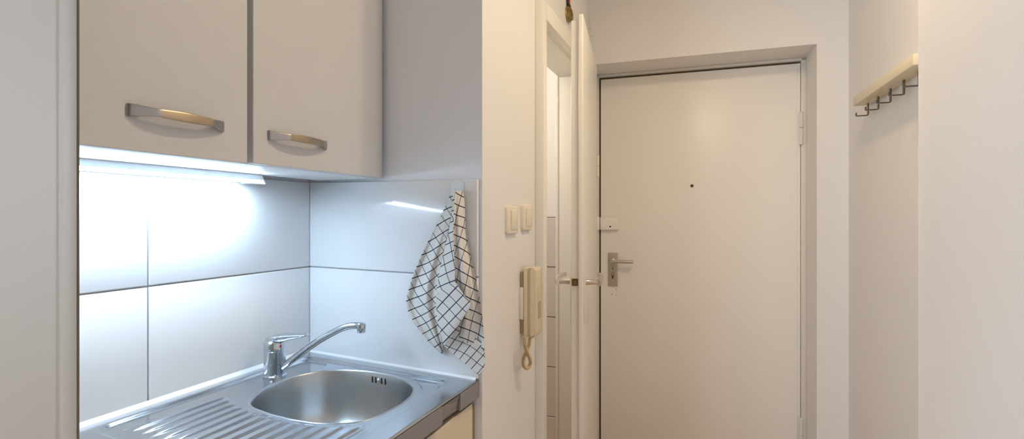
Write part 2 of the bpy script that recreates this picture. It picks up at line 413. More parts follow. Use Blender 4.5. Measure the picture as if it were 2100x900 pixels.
# smooth radial outline r(theta)
th = np.arctan2(ol[:, 1] - bc[1], ol[:, 0] - bc[0]); rr = np.hypot(ol[:, 0] - bc[0], ol[:, 1] - bc[1])
o_ = np.argsort(th); th = th[o_]; rr = rr[o_]
tt = np.linspace(-PI, PI, 721)
rt = np.interp(tt, np.concatenate([th - 2 * PI, th, th + 2 * PI]), np.tile(rr, 3))
ker = np.hanning(33); ker /= ker.sum()
rt = np.convolve(np.concatenate([rt[-17:-1], rt, rt[1:17]]), ker, mode='valid')
def sdf(x, y):
    t = np.arctan2(y - bc[1], x - bc[0]); r = np.hypot(x - bc[0], y - bc[1])
    return (r - np.interp(t, tt, rt)) * 0.95
RIM = 0.006
NU, NV = 300, 270
V_, U_ = np.meshgrid(np.linspace(0, 1, NV), np.linspace(0, 1, NU))
X_ = SX0 + (SX1 - SX0) * V_
Y_ = SY0 + (ysd(X_) - SY0) * U_
d_ = sdf(X_, Y_)
cell = 0.0022
near = np.abs(d_) < cell * 0.55
ang = np.arctan2(Y_ - bc[1], X_ - bc[0]); rb = np.interp(ang, tt, rt)
X_ = np.where(near, bc[0] + rb * np.cos(ang), X_); Y_ = np.where(near, bc[1] + rb * np.sin(ang), Y_)
d_ = np.where(near, 0.0, d_)
def smooth(a, b, x):
    t = np.clip((x - a) / (b - a), 0, 1); return t * t * (3 - 2 * t)
def rbox(x, y, x0, x1, y0, y1, r):
    qx = np.abs(x - (x0 + x1) / 2) - (x1 - x0) / 2 + r; qy = np.abs(y - (y0 + y1) / 2) - (y1 - y0) / 2 + r
    return np.hypot(np.maximum(qx, 0), np.maximum(qy, 0)) + np.minimum(np.maximum(qx, qy), 0) - r
Z_ = np.full_like(X_, CT)
ye = ysd(X_)
# raised margin that drops to the working level
inner = rbox(X_, Y_ + (ysd(SX0) - ye), SX0 + 0.026, SX1 - 0.050, SY0 + 0.040, ysd(SX0) - 0.030, 0.035)
Z_ -= RIM * smooth(0.0, -0.009, inner)
# pressed corner fields beside the bowl
f1 = rbox(X_, Y_ + (ysd(SX0) - ye), -0.735, -0.610, ysd(SX0) - 0.125, ysd(SX0) - 0.045, 0.03)
f2 = rbox(X_, Y_ + (ysd(SX0) - ye), -1.080, -0.985, ysd(SX0) - 0.175, ysd(SX0) - 0.045, 0.03)
for fl in (f1, f2):
    k = np.maximum(fl, -(d_ - 0.016))
    Z_ -= 0.0040 * smooth(0.0, -0.0045, k)
# drainer ribs
xs = np.arange(-1.030, SX1 - 0.075, 0.0295)
yend = np.interp(X_, [-1.05, -0.95, -0.88, -0.80, -0.70, -0.60], [0.845, 0.805, 0.79, 0.79, 0.80, 0.82])
env = smooth(SY0 + 0.055, SY0 + 0.095, Y_) * (1 - smooth(yend - 0.022, yend, Y_)) * smooth(-1.046, -1.036, X_) * (1 - smooth(SX1 - 0.085, SX1 - 0.078, X_))
ph = (X_ + 1.030) / 0.0295
rib = np.abs(((ph + 0.5) % 1.0) - 0.5) * 2
env = env * smooth(0.010, 0.022, d_)
Z_ += env * (0.0042 * (1 - smooth(0.52, 0.95, rib)) - 0.0012)
# bowl
depth = 0.150
q = np.clip(-d_, 0, None)
wallp = depth * (1 - (1 - np.clip(q / 0.055, 0, 1)) ** 3.0)
Z_ = np.where(d_ < 0, Z_ - wallp - 0.004 * np.clip(q - 0.055, 0, 0.1) / 0.1, Z_)
# front roll-over
fr = X_ > SX1 - 0.006
Z_ = np.where(fr, Z_ - 0.5 * ((X_ - (SX1 - 0.006)) / 0.006) ** 2 * 0.006, Z_)
sink = thing('sink_top', 'stainless steel sink top with ribbed drainer and rounded bowl', 'sink', (-0.83, 0.87, CT - 0.02))
vid = np.arange(NU * NV).reshape(NU, NV)
co_ = np.stack([X_, Y_, Z_], -1).reshape(-1, 3)
quads = np.stack([vid[:-1, :-1], vid[1:, :-1], vid[1:, 1:], vid[:-1, 1:]], -1).reshape(-1, 4)
dq = d_.reshape(-1)[quads].max(axis=1)
def grid_part(name, qs, m):
    used, inv = np.unique(qs.reshape(-1), return_inverse=True)
    vv = co_[used] - np.array(worigin(sink)); me = bpy.data.meshes.new(name)
    me.from_pydata(vv.tolist(), [], inv.reshape(-1, 4).tolist()); me.polygons.foreach_set('use_smooth', [True] * len(me.polygons)); me.update()
    if me.polygons[0].normal.z < 0: me.flip_normals()
    me.materials.append(m); o = bpy.data.objects.new(name, me); C.objects.link(o); o.parent = sink; return o
dr = grid_part('drainboard', quads[dq > 1e-5], M['steel'])
NA = 256
tb_ = np.linspace(-PI, PI, NA, endpoint=False); ro = np.interp(tb_, tt, rt)
prof = [(-0.0042, -0.0004), (-0.0036, 0.0006), (-0.0020, 0.0010), (-0.0004, 0.0007), (0.0010, -0.0008), (0.0022, -0.0040), (0.0045, -0.014), (0.008, -0.032), (0.012, -0.055), (0.017, -0.080), (0.023, -0.102), (0.032, -0.122), (0.044, -0.136), (0.060, -0.1445), (0.080, -0.148), (0.105, -0.1495), (0.130, -0.151)]
pf = catmull([Vector((a, b, 0)) for a, b in prof], 60)
vb = []
for p in pf:
    rr_ = ro - p.x - 0.000; rm_ = ro.mean() - p.x
    k_ = min(1.0, max(0.0, p.x / 0.12)); rr_ = rr_ * (1 - 0.55 * k_) + rm_ * 0.55 * k_
    for a, r_ in zip(tb_, rr_): vb.append((bc[0] + r_ * math.cos(a), bc[1] + r_ * math.sin(a), CT - RIM + p.y))
fb = [(k * NA + j, k * NA + (j + 1) % NA, (k + 1) * NA + (j + 1) % NA, (k + 1) * NA + j) for k in range(len(pf) - 1) for j in range(NA)]
fb.append(tuple((len(pf) - 1) * NA + j for j in range(NA)))
bm = B(); vv_ = [bm.verts.new(p) for p in vb]
for f_ in fb: bm.faces.new([vv_[k] for k in f_])
bo = link('bowl', bm, M['bowl'], sink, smooth=True, angle=80)
# overflow slots and screw, on the bowl wall
def bowlpt(px, py):
    r = ray(px, py); lo, hi = 0.9, 1.5
    best = None; s = 0.95
    while s < 1.6:
        p = EYE + r * s; dd = float(sdf(np.array(p.x), np.array(p.y)))
        zz = CT - RIM - float(np.interp(max(0, -dd), [p.x for p in pf], [-p.y for p in pf]) if dd < 0 else 0)
        if p.z <= zz and p.z < CT - RIM - 0.0015: best = p; break
        s += 0.0005
    return best
bm = B()
for px in (763.5, 770.5, 782.5, 790):
    a = bowlpt(px, 771.5 + (px - 763) * 0.17); b = bowlpt(px + 0.4, 784 + (px - 763) * 0.17)
    ins = Vector((0.1, -0.9, 0.2)) * 0.0002
    tube(bm, [a + ins, a.lerp(b, 0.5) + ins, b + ins], 0.0019, 10)
link('overflow_slots', bm, M['dark'], sink, smooth=True)
bm = B(); c = bowlpt(776.5, 780); lathe(bm, [(0.0052, 0), (0.0052, 0.002), (0.003, 0.0034), (0, 0.0038)], c + Vector((0, -0.0008, 0)), (0.05, -0.95, 0.3), 16); link('overflow_screw', bm, M['chrome'], sink, smooth=True)
# substrate and the grey front edge strip, broken in the middle
bm = B(); box(bm, SX0, SX1 - 0.010, SY0 - 0.0012, 0.775, CT - 0.040, CT - 0.012)
prism(bm, [(SX1 - 0.05, 0.775), (SX1 - 0.010, 0.775), (SX1 - 0.010, ysd(SX1) - 0.001), (SX1 - 0.05, ysd(SX1) - 0.001)], CT - 0.040, CT - 0.006); link('substrate', bm, M['dark'], sink)
za, zb = CT - 0.0435, CT - 0.0052
yb0, yb1 = 0.955, 1.035
bm = B(); box(bm, SX1 - 0.0098, SX1 + 0.0008, yb1 + 0.0025, ysd(SX1) + 0.0112, za, zb, 0.0008, 1); box(bm, SX1 - 0.0098, SX1 + 0.0008, SY0, yb0, za, zb, 0.0008, 1)
link('edge_strip', bm, M['apron'], sink)
bm = B()
v = [bm.verts.new(p) for p in ((SX1 + 0.0002, yb0, zb), (SX1 + 0.0002, yb1 - 0.006, zb), (SX1 + 0.0002, yb0, za + 0.010), (SX1 - 0.0055, yb1, zb - 0.016), (SX1 - 0.0085, yb0 + 0.001, za), (SX1 - 0.0085, yb1, za), (SX1 - 0.0005, yb1, zb))]
bm.faces.new((v[0], v[2], v[3], v[1])); bm.faces.new((v[2], v[4], v[5], v[3])); bm.faces.new((v[1], v[3], v[6])); bm.faces.new((v[3], v[5], v[6]))
link('broken_strip_piece', bm, M['chip'], sink)
# sealant against the tiles
bm = B(); sweep(bm, [(XB + 0.0104, SY0, CT), (XB + 0.0104, KC.y - 0.02, CT)], [(-0.0004, 0.009), (0.0055, -0.0005), (-0.0004, -0.003)])
p0 = T_SIDE @ Vector((0.012, 0.0104, CT)); p1 = T_SIDE @ Vector((LS - 0.012, 0.0104, CT))
sweep(bm, [p0, p1], [(-0.0004, 0.0055), (0.0035, -0.0005), (-0.0004, -0.003)])
link('sealant', bm, M['caulk'], sink, smooth=True)

# base cabinet under it
base = thing('base_cabinet', 'cream base cabinet below the sink top with grey edge strip', 'cabinet', (-0.83, 0.86, 0))
bm = B()
for (x0, x1, y0, y1, z0, z1) in ((-1.11, -0.585, SY0 + 0.004, SY0 + 0.020, 0.0, CT - 0.045), (-1.11, -0.585, 1.10, 1.116, 0.0, CT - 0.045), (-1.11, -0.585, SY0 + 0.02, 1.10, 0.10, 0.116), (-0.65, -0.635, SY0 + 0.02, 1.10, 0.0, 0.10), (-1.11, -1.104, SY0 + 0.02, 1.10, 0.116, 0.80)):
    box(bm, x0, x1, y0, y1, z0, z1)
link('carcass', bm, M['cream'], base)
bm = B(); box(bm, -0.572, -0.5535, SY0 + 0.006, 1.1245, 0.105, CT - 0.0585, 0.0012, 2); link('cabinet_door', bm, M['cream'], base)
bm = B(); box(bm, -0.600, -0.5545, 1.1262, 1.1366, 0.0, CT - 0.066); link('filler_strip', bm, M['olive'], base)

# ------------------------------------------------------------------ tap
tb = onZ(566, 771, CT - RIM + 0.0003); tb.x -= 0.004
tap = thing('mixer_tap', 'chrome single-lever mixer tap standing behind the sink bowl', 'tap', tb)
bm = B(); R = 0.0258
lathe(bm, [(R + 0.0025, 0), (R + 0.0025, 0.004), (R, 0.006), (R, 0.032), (R - 0.0008, 0.0325), (R - 0.0008, 0.0335), (R, 0.034), (R, 0.0655), (R - 0.0010, 0.0665), (R - 0.0010, 0.0685)], tb, n=40)
link('tap_body', bm, M['chrome'], tap, smooth=True)
te = onZ(632, 683.5, CT + 0.1075)
ld = Vector((te.x - tb.x, te.y - tb.y, 0)); LL = ld.length; ld.normalize(); lt = Vector((-ld.y, ld.x, 0))
# lever: dome that runs out into a flat tongue
bm = B(); rings = []
st = [(-0.0205, 0.0095, 0.0880, 0.0950), (-0.0130, 0.0175, 0.0880, 0.1003), (0.0, 0.0225, 0.0885, 0.1045), (0.012, 0.0226, 0.0890, 0.1069), (0.024, 0.0206, 0.0893, 0.1086), (0.034, 0.0182, 0.0905, 0.1098), (0.048, 0.0156, 0.0945, 0.1107), (0.066, 0.0132, 0.0993, 0.1112), (0.082, 0.0116, 0.1030, 0.1111), (LL - 0.006, 0.0100, 0.1062, 0.1104), (LL, 0.0078, 0.1076, 0.1094)]
lathe(bm, [(R + 0.0006, 0.0690), (R + 0.0006, 0.0830), (R - 0.0012, 0.0880), (R - 0.0050, 0.0930), (R - 0.0100, 0.0968), (R - 0.0165, 0.0992), (0, 0.1002)], tb, n=40)
base_z = tb.z
fine = catmull([Vector((a, b, c)) for a, b, c, d in st], 46); fined = catmull([Vector((a, d, 0)) for a, b, c, d in st], 46)
for p, q_ in zip(fine, fined):
    zc = (p.z + q_.y) / 2; hh = max(0.0006, (q_.y - p.z) / 2)
    rings.append([bm.verts.new(tb + ld * p.x + lt * a + Vector((0, 0, zc + b))) for a, b in ell(max(p.y, 0.001), hh, 24, 3.0)])
for a, b in zip(rings[:-1], rings[1:]):
    for k in range(24): bm.faces.new((a[k], a[(k + 1) % 24], b[(k + 1) % 24], b[k]))
bm.faces.new(rings[0][::-1]); bm.faces.new(rings[-1])
lev = link('lever', bm, M['chrome'], tap, smooth=True, angle=60)
bm = B(); cpt = tb + ld * 0.0205 + (-lt) * 0.0125 + Vector((0, 0, 0.0885)); nn = (ld * 0.93 - lt * 0.36).normalized()
lathe(bm, [(0.0030, 0), (0.0030, 0.0012), (0, 0.0016)], tb + nn * 0.0258 + Vector((0, 0, 0.0790)), nn, 14); link('indicator', bm, M['red'], lev, smooth=True)
# spout
se = onZ(741, 664, CT + 0.134); sd = Vector((se.x - tb.x, se.y - tb.y, 0)); SL = sd.length; sd.normalize()
sp = catmull([tb + sd * a + Vector((0, 0, b)) for a, b in ((0.020, 0.0225), (0.06, 0.0515), (0.11, 0.0875), (SL * 0.66, 0.1135), (SL * 0.80, 0.1290), (SL * 0.92, 0.1350), (SL, 0.1345))], 40)
bm = B(); tube(bm, sp, [0.0090 - 0.0006 * min(1, k / 20) for k in range(40)], 18); spo = link('spout', bm, M['chrome'], tap, smooth=True)
bm = B(); lathe(bm, [(0.0090, 0.0105), (0.0108, 0.0085), (0.0112, -0.002), (0.0105, -0.003), (0.0105, -0.0120), (0.009, -0.0130)], tb + sd * SL + Vector((0, 0, 0.1315)), n=28)
link('aerator', bm, M['chrome'], spo, smooth=True)

# ------------------------------------------------------------------ towel on its hook
hk = side(939, 386, 0.010)
hook = thing('adhesive_hook', 'pale square adhesive hook stuck to the tiles above the towel', 'hook', hk)
a0 = T_SIDE.inverted() @ side(925, 374, 0.0115); a1 = T_SIDE.inverted() @ side(952, 404, 0.0115)
bm = B(); box(bm, a0.x, a1.x, 0.0102, 0.0125, a1.z, a0.z, 0.001, 2, T=T_SIDE); link('backplate', bm, M['plate'], hook)
hx = (T_SIDE.inverted() @ side(939, 392, 0.02))
bm = B(); tube(bm, [T_SIDE @ Vector((hx.x, y, hx.z + dz)) for y, dz in ((0.012, -0.006), (0.022, -0.008), (0.028, -0.002), (0.029, 0.004))], 0.0022, 10); link('hook_arm', bm, M['nickel_light'], hook, smooth=True)

tow = B(); uvl = tow.loops.layers.uv.new('UVMap')
def panel(lc, rc, uvf, nr=34, nc=18, waves=(), bulge=0.0):
    """loft between a left and a right curve of (px, py, distance from the wall in mm)"""
    L = polyline([Vector(p) for p in lc], nr); R_ = polyline([Vector(p) for p in rc], nr)
    g_ = []
    for i in range(nr):
        row = []; s = i / (nr - 1)
        for j in range(nc):
            t = j / (nc - 1); p = L[i].lerp(R_[i], t)
            d = p.z + bulge * math.sin(PI * t) * min(1, s * 3)
            for (amp, fr, phs, drift) in waves: d += amp * math.sin(2 * PI * (fr * t + phs + drift * s)) * min(1, 2.5 * s)
            d = max(d, 14.0)
            wx = p.x + 1.9 * math.sin(p.y / 21.0 + p.x / 29.0); wy = p.y + 1.9 * math.sin(p.x / 15.0 + p.y / 37.0)
            v = tow.verts.new(side(p.x, p.y, d / 1000)); row.append((v, uvf(wx, wy)))
        g_.append(row)
    for i in range(nr - 1):
        for j in range(nc - 1):
            q4 = (g_[i][j], g_[i + 1][j], g_[i + 1][j + 1], g_[i][j + 1])
            f = tow.faces.new([k[0] for k in q4]); f.smooth = True
            for lp, k in zip(f.loops, q4): lp[uvl].uv = k[1]
uvA = lambda x, y: ((y + 0.56 * x + 2.4 * math.sin(x / 13.0)) / 20.5, (x - 0.60 * y - 0.0006 * (y - 560) * (x - 860)) / 21.5)
uvA2 = lambda x, y: ((y + 0.42 * x - 1.0) / 21.0, (x - 0.25 * y + 3) / 20.0)
uvB = lambda x, y: ((y - 0.52 * x + 4) / 22.5, (x + 0.27 * y) / 18.5)
uvC = lambda x, y: ((y + 1.10 * x + 8) / 28.5, (y - 0.86 * x) / 26.5)
uvD = lambda x, y: ((y + 1.25 * x) / 25.5, (y - 0.58 * x + 2) / 22.0)
# left sheet
panel([(921, 404, 26), (912, 426, 24), (893, 466, 20), (868, 514, 18), (846, 566, 17), (833, 612, 17), (832.5, 627, 17), (842, 650, 17), (868, 688, 18), (886, 709, 18), (906, 725.5, 19)],
      [(931, 390, 36), (929, 420, 40), (922, 470, 40), (908, 530, 36), (899, 585, 32), (898, 630, 30), (900, 665, 29), (904, 690, 27), (907, 706, 25), (908, 716, 22), (908, 724, 20)], uvA, waves=((6.5, 1.6, 0.1, 0.35), (2.6, 3.3, 0.4, -0.5)))
# strip between the left sheet and the ridge
panel([(929, 391, 36), (927, 425, 39), (921, 470, 39), (907, 530, 35), (897, 580, 31), (893.5, 612, 30), (895, 640, 31)],
      [(934, 389, 46), (931, 425, 53), (930, 470, 55), (931.5, 520, 56), (934, 560, 55), (930, 610, 50), (918, 650, 44)], uvA2, nc=12, bulge=5)
# right sheet
panel([(934, 389, 46), (931, 425, 53), (930, 470, 55), (931.5, 520, 55), (934, 560, 53), (936, 600, 42), (934, 650, 32), (929, 688, 26)],
      [(949, 394, 30), (952, 440, 27), (959, 495, 24), (972, 552, 22), (983, 607, 20), (990, 655, 20), (993.5, 700, 21), (993.5, 722, 22)], uvB, waves=((6.0, 1.3, 0.55, 0.2), (2.6, 2.8, 0.1, 0.3)))
# small back fold right of the hook
panel([(940, 388, 38), (942, 410, 30), (945, 440, 24), (948, 470, 20)], [(950, 394, 27), (953, 415, 22), (954, 445, 18), (955, 478, 17)], uvB, nr=14, nc=8, bulge=4)
# turned-over flap in the middle
panel([(933, 578, 60), (915, 590, 59), (899, 600, 54), (893.5, 612, 50), (895, 640, 50), (899, 668, 48), (906, 694, 42), (908, 708, 33)],
      [(935, 580, 61), (950, 602, 63), (967, 624, 62), (966, 628, 61), (948, 655, 57), (931, 683, 50), (917, 704, 40), (910, 709, 33)], uvC, waves=((2.5, 0.9, 0.3, 0.2),), bulge=6)
# lower hem behind it
panel([(934, 664, 28), (928, 684, 27), (920, 696, 26), (912, 704, 25), (909, 709, 25)],
      [(991, 704, 18), (994.5, 725, 18), (994.5, 748, 18), (988, 762, 18), (981, 769, 18)], uvD, nr=16, nc=22, waves=((2.0, 1.6, 0.2, 0.2),))
bmesh.ops.remove_doubles(tow, verts=tow.verts, dist=0.0006)
o = link('dish_towel', tow, M['towel'], smooth=True, origin=hk, angle=150)
tag(o, 'white tea towel with dark check lines hanging on the tiles beside the sink', 'towel')
sm = o.modifiers.new('thickness', 'SOLIDIFY'); sm.thickness = 0.0012; sm.offset = 0
sb = o.modifiers.new('subsurf', 'SUBSURF'); sb.levels = 1; sb.render_levels = 1

# ------------------------------------------------------------------ light switches
def hallpt(px, py, proud=0.0): return onX(px, py, XW + proud)
def frame_box(bm, y0, y1, z0, z1, x0, x1, r, bev):
    t = bmesh.new(); pts = []
    for (cy, cz, a0_) in ((y1 - r, z1 - r, 0), (y0 + r, z1 - r, PI / 2), (y0 + r, z0 + r, PI), (y1 - r, z0 + r, 1.5 * PI)):
        for k in range(7):
            a = a0_ + k / 6 * PI / 2; pts.append((x0, cy + r * math.cos(a), cz + r * math.sin(a)))
    ex(t, pts, (x1 - x0, 0, 0)); bmesh.ops.recalc_face_normals(t, faces=t.faces)
    top = [e for e in t.edges if all(abs(v.co.x - x1) < 1e-6 for v in e.verts)]
    bmesh.ops.bevel(t, geom=top, offset=bev, segments=3, profile=0.5, affect='EDGES'); merge(bm, t)
sc = hallpt(1050.5, 451, 0.006)
sw = thing('light_switch', 'ivory rocker light switch further from the door casing, nearer the kitchen corner', 'light switch', (XW, sc.y, sc.z), 'light switches by the bathroom door')
bm = B(); frame_box(bm, sc.y - 0.040, sc.y + 0.040, sc.z - 0.0385, sc.z + 0.0385, XW + 0.0002, XW + 0.0095, 0.010, 0.004); link('frame', bm, M['switch'], sw, smooth=True)
bm = B(); t = bmesh.new(); box(t, XW + 0.006, XW + 0.0135, sc.y - 0.021, sc.y + 0.027, sc.z - 0.027, sc.z + 0.027, 0.0016, 2)
bmesh.ops.rotate(t, cent=(XW + 0.009, sc.y, sc.z), matrix=Matrix.Rotation(0.05, 3, 'Y'), verts=t.verts); merge(bm, t); link('rocker', bm, M['switch'], sw, smooth=True)
s2 = hallpt(1081, 445.5, 0.006)
dup(sw, (XW, s2.y, s2.z), 'ivory rocker light switch nearer the bathroom door casing', 'light switches by the bathroom door')

# ------------------------------------------------------------------ door intercom handset
py0, py1 = hallpt(1064, 600, 0).y + 0.004, hallpt(1064, 600, 0).y + 0.058
pz1, pz0 = H + (444 - 550.5) / F * 1.455, H + (444 - 699) / F * 1.455
ph_ = thing('door_intercom', 'yellowed ivory intercom handset on the wall left of the bathroom door', 'intercom', (XW, (py0 + py1) / 2, pz0))
bm = B(); box(bm, XW + 0.0002, XW + 0.013, py0 + 0.004, py1 - 0.002, pz0 + 0.012, pz1 - 0.012, 0.003, 2)
link('wall_base', bm, M['phone_back'], ph_, smooth=True)
bm = B(); box(bm, XW + 0.0004, XW + 0.012, py0 - 0.002, py0 + 0.010, pz0 + 0.055, pz1 - 0.058, 0.0015, 2); link('bracket', bm, M['phone_white'], ph_, smooth=True)
# handset body: three lamellae with thin grooves, rounded ends
def lam(bm, x0, x1, ins, zt, zb_, r=0.012):
    t = bmesh.new(); pts = []
    y0, y1 = py0 + ins, py1 - ins
    n = 6
    for k in range(n + 1):
        a = k / n * PI / 2; pts.append((x1 - r + r * math.cos(a), zt - r + r * math.sin(a)))
    pts += [(x0, zt), (x0, zb_)]
    for k in range(n + 1):
        a = -PI / 2 + k / n * PI / 2; pts.append((x1 - r * 1.6 + r * 1.6 * math.cos(a), zb_ + r * 1.6 + r * 1.6 * math.sin(a)))
    ex(t, [(x, y0, z_) for x, z_ in pts], (0, y1 - y0, 0)); bmesh.ops.recalc_face_normals(t, faces=t.faces)
    bmesh.ops.bevel(t, geom=[e for e in t.edges if all(abs(v.co.y - e.verts[0].co.y) < 1e-6 for v in e.verts)], offset=0.0016, segments=2, profile=0.5, affect='EDGES', clamp_overlap=True)
    merge(bm, t)
bm = B()
lam(bm, XW + 0.013, XW + 0.0250, 0.000, pz1 - 0.002, pz0 + 0.002, 0.006)
lam(bm, XW + 0.0262, XW + 0.0290, 0.0012, pz1 - 0.001, pz0 + 0.001, 0.001)
box(bm, XW + 0.0245, XW + 0.0310, py0 + 0.004, py1 - 0.004, pz0 + 0.006, pz1 - 0.006)
lam(bm, XW + 0.0300, XW + 0.0322, 0.0006, pz1 - 0.0006, pz0 + 0.0006, 0.001)
box(bm, XW + 0.0310, XW + 0.0345, py0 + 0.003, py1 - 0.003, pz0 + 0.005, pz1 - 0.005)
lam(bm, XW + 0.0331, XW + 0.0500, 0.000, pz1, pz0, 0.012)
hs = link('handset', bm, M['phone'], ph_, smooth=True)
xf = XW + 0.0500
zA, zB, zC_ = [onX(1100, y, xf).z for y in (592, 622, 655)]
bm = B(); box(bm, xf - 0.0005, xf + 0.0008, py0 + 0.022, py1 - 0.009, zB + 0.002, zA, 0.0005, 1); link('name_window', bm, M['phone'], hs)
bm = B(); box(bm, xf - 0.0005, xf + 0.0004, py0 + 0.0205, py1 - 0.0075, zC_ - 0.0015, zA + 0.0015, 0.0002, 1); link('window_frame', bm, M['phone_grey'], hs)
bm = B(); box(bm, xf - 0.0005, xf + 0.0012, py0 + 0.024, py1 - 0.009, zC_, zB - 0.001, 0.0005, 1); link('door_button', bm, M['phone_grey'], hs)
# coiled cord, one loop
cp = [hallpt(1074, 690, 0.030), hallpt(1077, 710, 0.034), hallpt(1083, 726, 0.036), hallpt(1088, 741, 0.034), hallpt(1085, 752, 0.030), hallpt(1080, 755, 0.028), hallpt(1074.5, 750, 0.026), hallpt(1073, 738, 0.026), hallpt(1078, 724, 0.027), hallpt(1084, 711, 0.030), hallpt(1087, 690, 0.034)]
pth = polyline(cp, 640); hel = []
for i, p in enumerate(pth):
    t_ = (pth[min(i + 1, 639)] - pth[max(i - 1, 0)]).normalized(); s_ = t_.cross(Vector((1, 0.3, 0))).normalized(); b_ = t_.cross(s_)
    a = i * 2 * PI / 9.0; hel.append(p + s_ * (0.0042 * math.cos(a)) + b_ * (0.0042 * math.sin(a)))
bm = B(); tube(bm, hel, 0.0014, 6, up=Vector((1, 0.3, 0.1)).normalized()); link('coiled_cord', bm, M['cord'], ph_, smooth=True)

# ------------------------------------------------------------------ bathroom door frame and ajar door
XCs = -0.504
bm = B()
cw = 0.036
y0f = YO0 - cw; y1f = YO1 + cw; ztop = ZO + 0.056
box(bm, XW - 0.0005, XCs, y0f, YO0, 0, ztop, 0.003, 2); box(bm, XW - 0.0005, XCs, YO1, y1f, 0, ztop, 0.003, 2); box(bm, XW - 0.0005, XCs, YO0 - 0.003, YO1 + 0.003, ZO, ztop, 0.003, 2)
# lining with rebate
for (ya, yb) in ((YO0 - 0.006, YO0), (YO1, YO1 + 0.006)): box(bm, -0.652, XW, ya, yb, 0, ZO)
box(bm, -0.652, XW, YO0, YO1, ZO, ZO + 0.006)
box(bm, -0.652, -0.540, YO1 - 0.012, YO1 + 0.001, 0, ZO, 0.0015, 2); box(bm, -0.652, -0.540, YO0 - 0.001, YO0 + 0.004, 0, ZO, 0.0015, 2); box(bm, -0.652, -0.540, YO0, YO1, ZO - 0.010, ZO + 0.001, 0.0015, 2)
box(bm, -0.664, -0.6515, YO1 - 0.016, YO1 + 0.04, 0, ZO + 0.03, 0.002, 2)
struct(link('trim_bathroom_door_frame', bm, M['trim'], smooth=True))

LN = Vector((-0.391, 1.583, 0)); LH = Vector((-0.4765, 2.172, 0))      # hall-face corners: latch side, hinge side
u_ = (LH - LN).normalized(); w_ = Vector((-u_.y, u_.x, 0))             # w: from hall face into the leaf
T_L = frame(LN, u_, w_, Z3); LW = (LH - LN).length
zt_ = H + (HY - 27.5) / F * (LN.x * -sa + LN.y * ca)
bm = B()
box(bm, 0, LW, 0.0, 0.0150, 0.012, zt_, 0.0035, 3, T=T_L)               # overlapping lip
box(bm, 0.012, LW - 0.012, 0.0148, 0.0400, 0.012, zt_ - 0.014, 0.003, 3, T=T_L)
d1 = struct(link('door_1', bm, M['door'], smooth=True, origin=LN)); tag(d1, 'narrow white bathroom door standing ajar, seen nearly edge-on', 'door')
zh = H - 0.211
for nm, (wa, wb) in (('escutcheon', (-0.0045, 0.0)), ('escutcheon', (0.0400, 0.0445))):
    bm = B(); box(bm, 0.020, 0.058, wa, wb, zh - 0.130, zh + 0.022, 0.0015, 2, T=T_L); link(nm, bm, M['trim'], d1, smooth=True)
def lever_pair(sgn, w0):
    """lever with a conical neck and a flat grip running along the leaf"""
    c = Vector((0.040, w0, zh)); n = Vector((0, sgn, 0))
    bm = B(); pr = [(0.0098, 0), (0.0098, 0.004), (0.0088, 0.007), (0.0074, 0.030), (0.0078, 0.040), (0.0068, 0.041)]
    t = bmesh.new(); lathe(t, pr, c, n, 24); bmesh.ops.transform(t, matrix=T_L, verts=t.verts); merge(bm, t)
    t = bmesh.new()
    pts = [c + n * 0.046 + Vector((a, sgn * b, zz)) for a, b, zz in ((-0.010, -0.004, -0.001), (0.0, 0.0, 0.0), (0.03, 0.0025, 0.002), (0.07, 0.001, 0.006), (0.105, -0.006, 0.010), (0.115, -0.014, 0.012))]
    cc = catmull(pts, 26)
    sweep(t, cc, [ell(0.0058, 0.0105 - 0.0025 * k / 25, 16, 3) for k in range(26)])
    bmesh.ops.transform(t, matrix=T_L, verts=t.verts); merge(bm, t)
    link('lever_handle', bm, M['nickel_light'], d1, smooth=True)
lever_pair(-1, -0.0045); lever_pair(1, 0.0445)
bm = B(); box(bm, 0.0100, 0.0125, 0.018, 0.038, zh - 0.010, zh + 0.013, 0.0008, 1, T=T_L); box(bm, 0.001, 0.0125, 0.0215, 0.033, zh - 0.006, zh + 0.008, 0.002, 2, T=T_L); link('latch', bm, M['brass'], d1)
for zz in (0.255, 1.50):
    bm = B(); 
    for a, b in ((-0.045, -0.001), (0.001, 0.045)):
        t = bmesh.new(); lathe(t, [(0.004, a), (0.0055, a + 0.002), (0.0055, b - 0.002), (0.004, b)], (LW - 0.004, -0.0045, zz), (0, 0, 1), 16); bmesh.ops.transform(t, matrix=T_L, verts=t.verts); merge(bm, t)
    link('hinge', bm, M['door'], d1, smooth=True)

# ------------------------------------------------------------------ front door and its frame
bm = B()
box(bm, -0.035, -0.006, -0.060, 0.006, 0, 2.0025, 0.002, 2, T=T_F)
box(bm, LD + 0.0038, UR, -0.060, 0.006, 0, 2.0025, 0.002, 2, T=T_F)
box(bm, -0.035, UR, -0.060, 0.006, 1.9895, 2.0028, 0.002, 2, T=T_F)
box(bm, -0.006, LD + 0.006, -0.061, -0.046, 0, 1.99, T=T_F)
box(bm, -0.0058, 0.0020, -0.0455, -0.012, 0, 1.989, T=T_F, mi=1); box(bm, -0.0055, LD + 0.0055, -0.0455, -0.014, 1.9815, 1.9893, T=T_F, mi=1)  # strips inside the left and top gaps, coloured as their shade
struct(link('trim_front_door_frame', bm, [M['greyish'], M['gap_shade']], smooth=True))
zd = 1.979
bm = B(); box(bm, 0.0025, LD - 0.010, -0.040, 0.0, 0.010, zd, 0.0015, 2, T=T_F)
box(bm, LD - 0.0095, LD + 0.002, -0.040, -0.004, 0.010, zd + 0.002, 0.0015, 2, T=T_F)
d2 = struct(link('door_2', bm, M['front'], smooth=True, origin=D0)); tag(d2, 'plain white front door at the end of the hall with peephole', 'door')
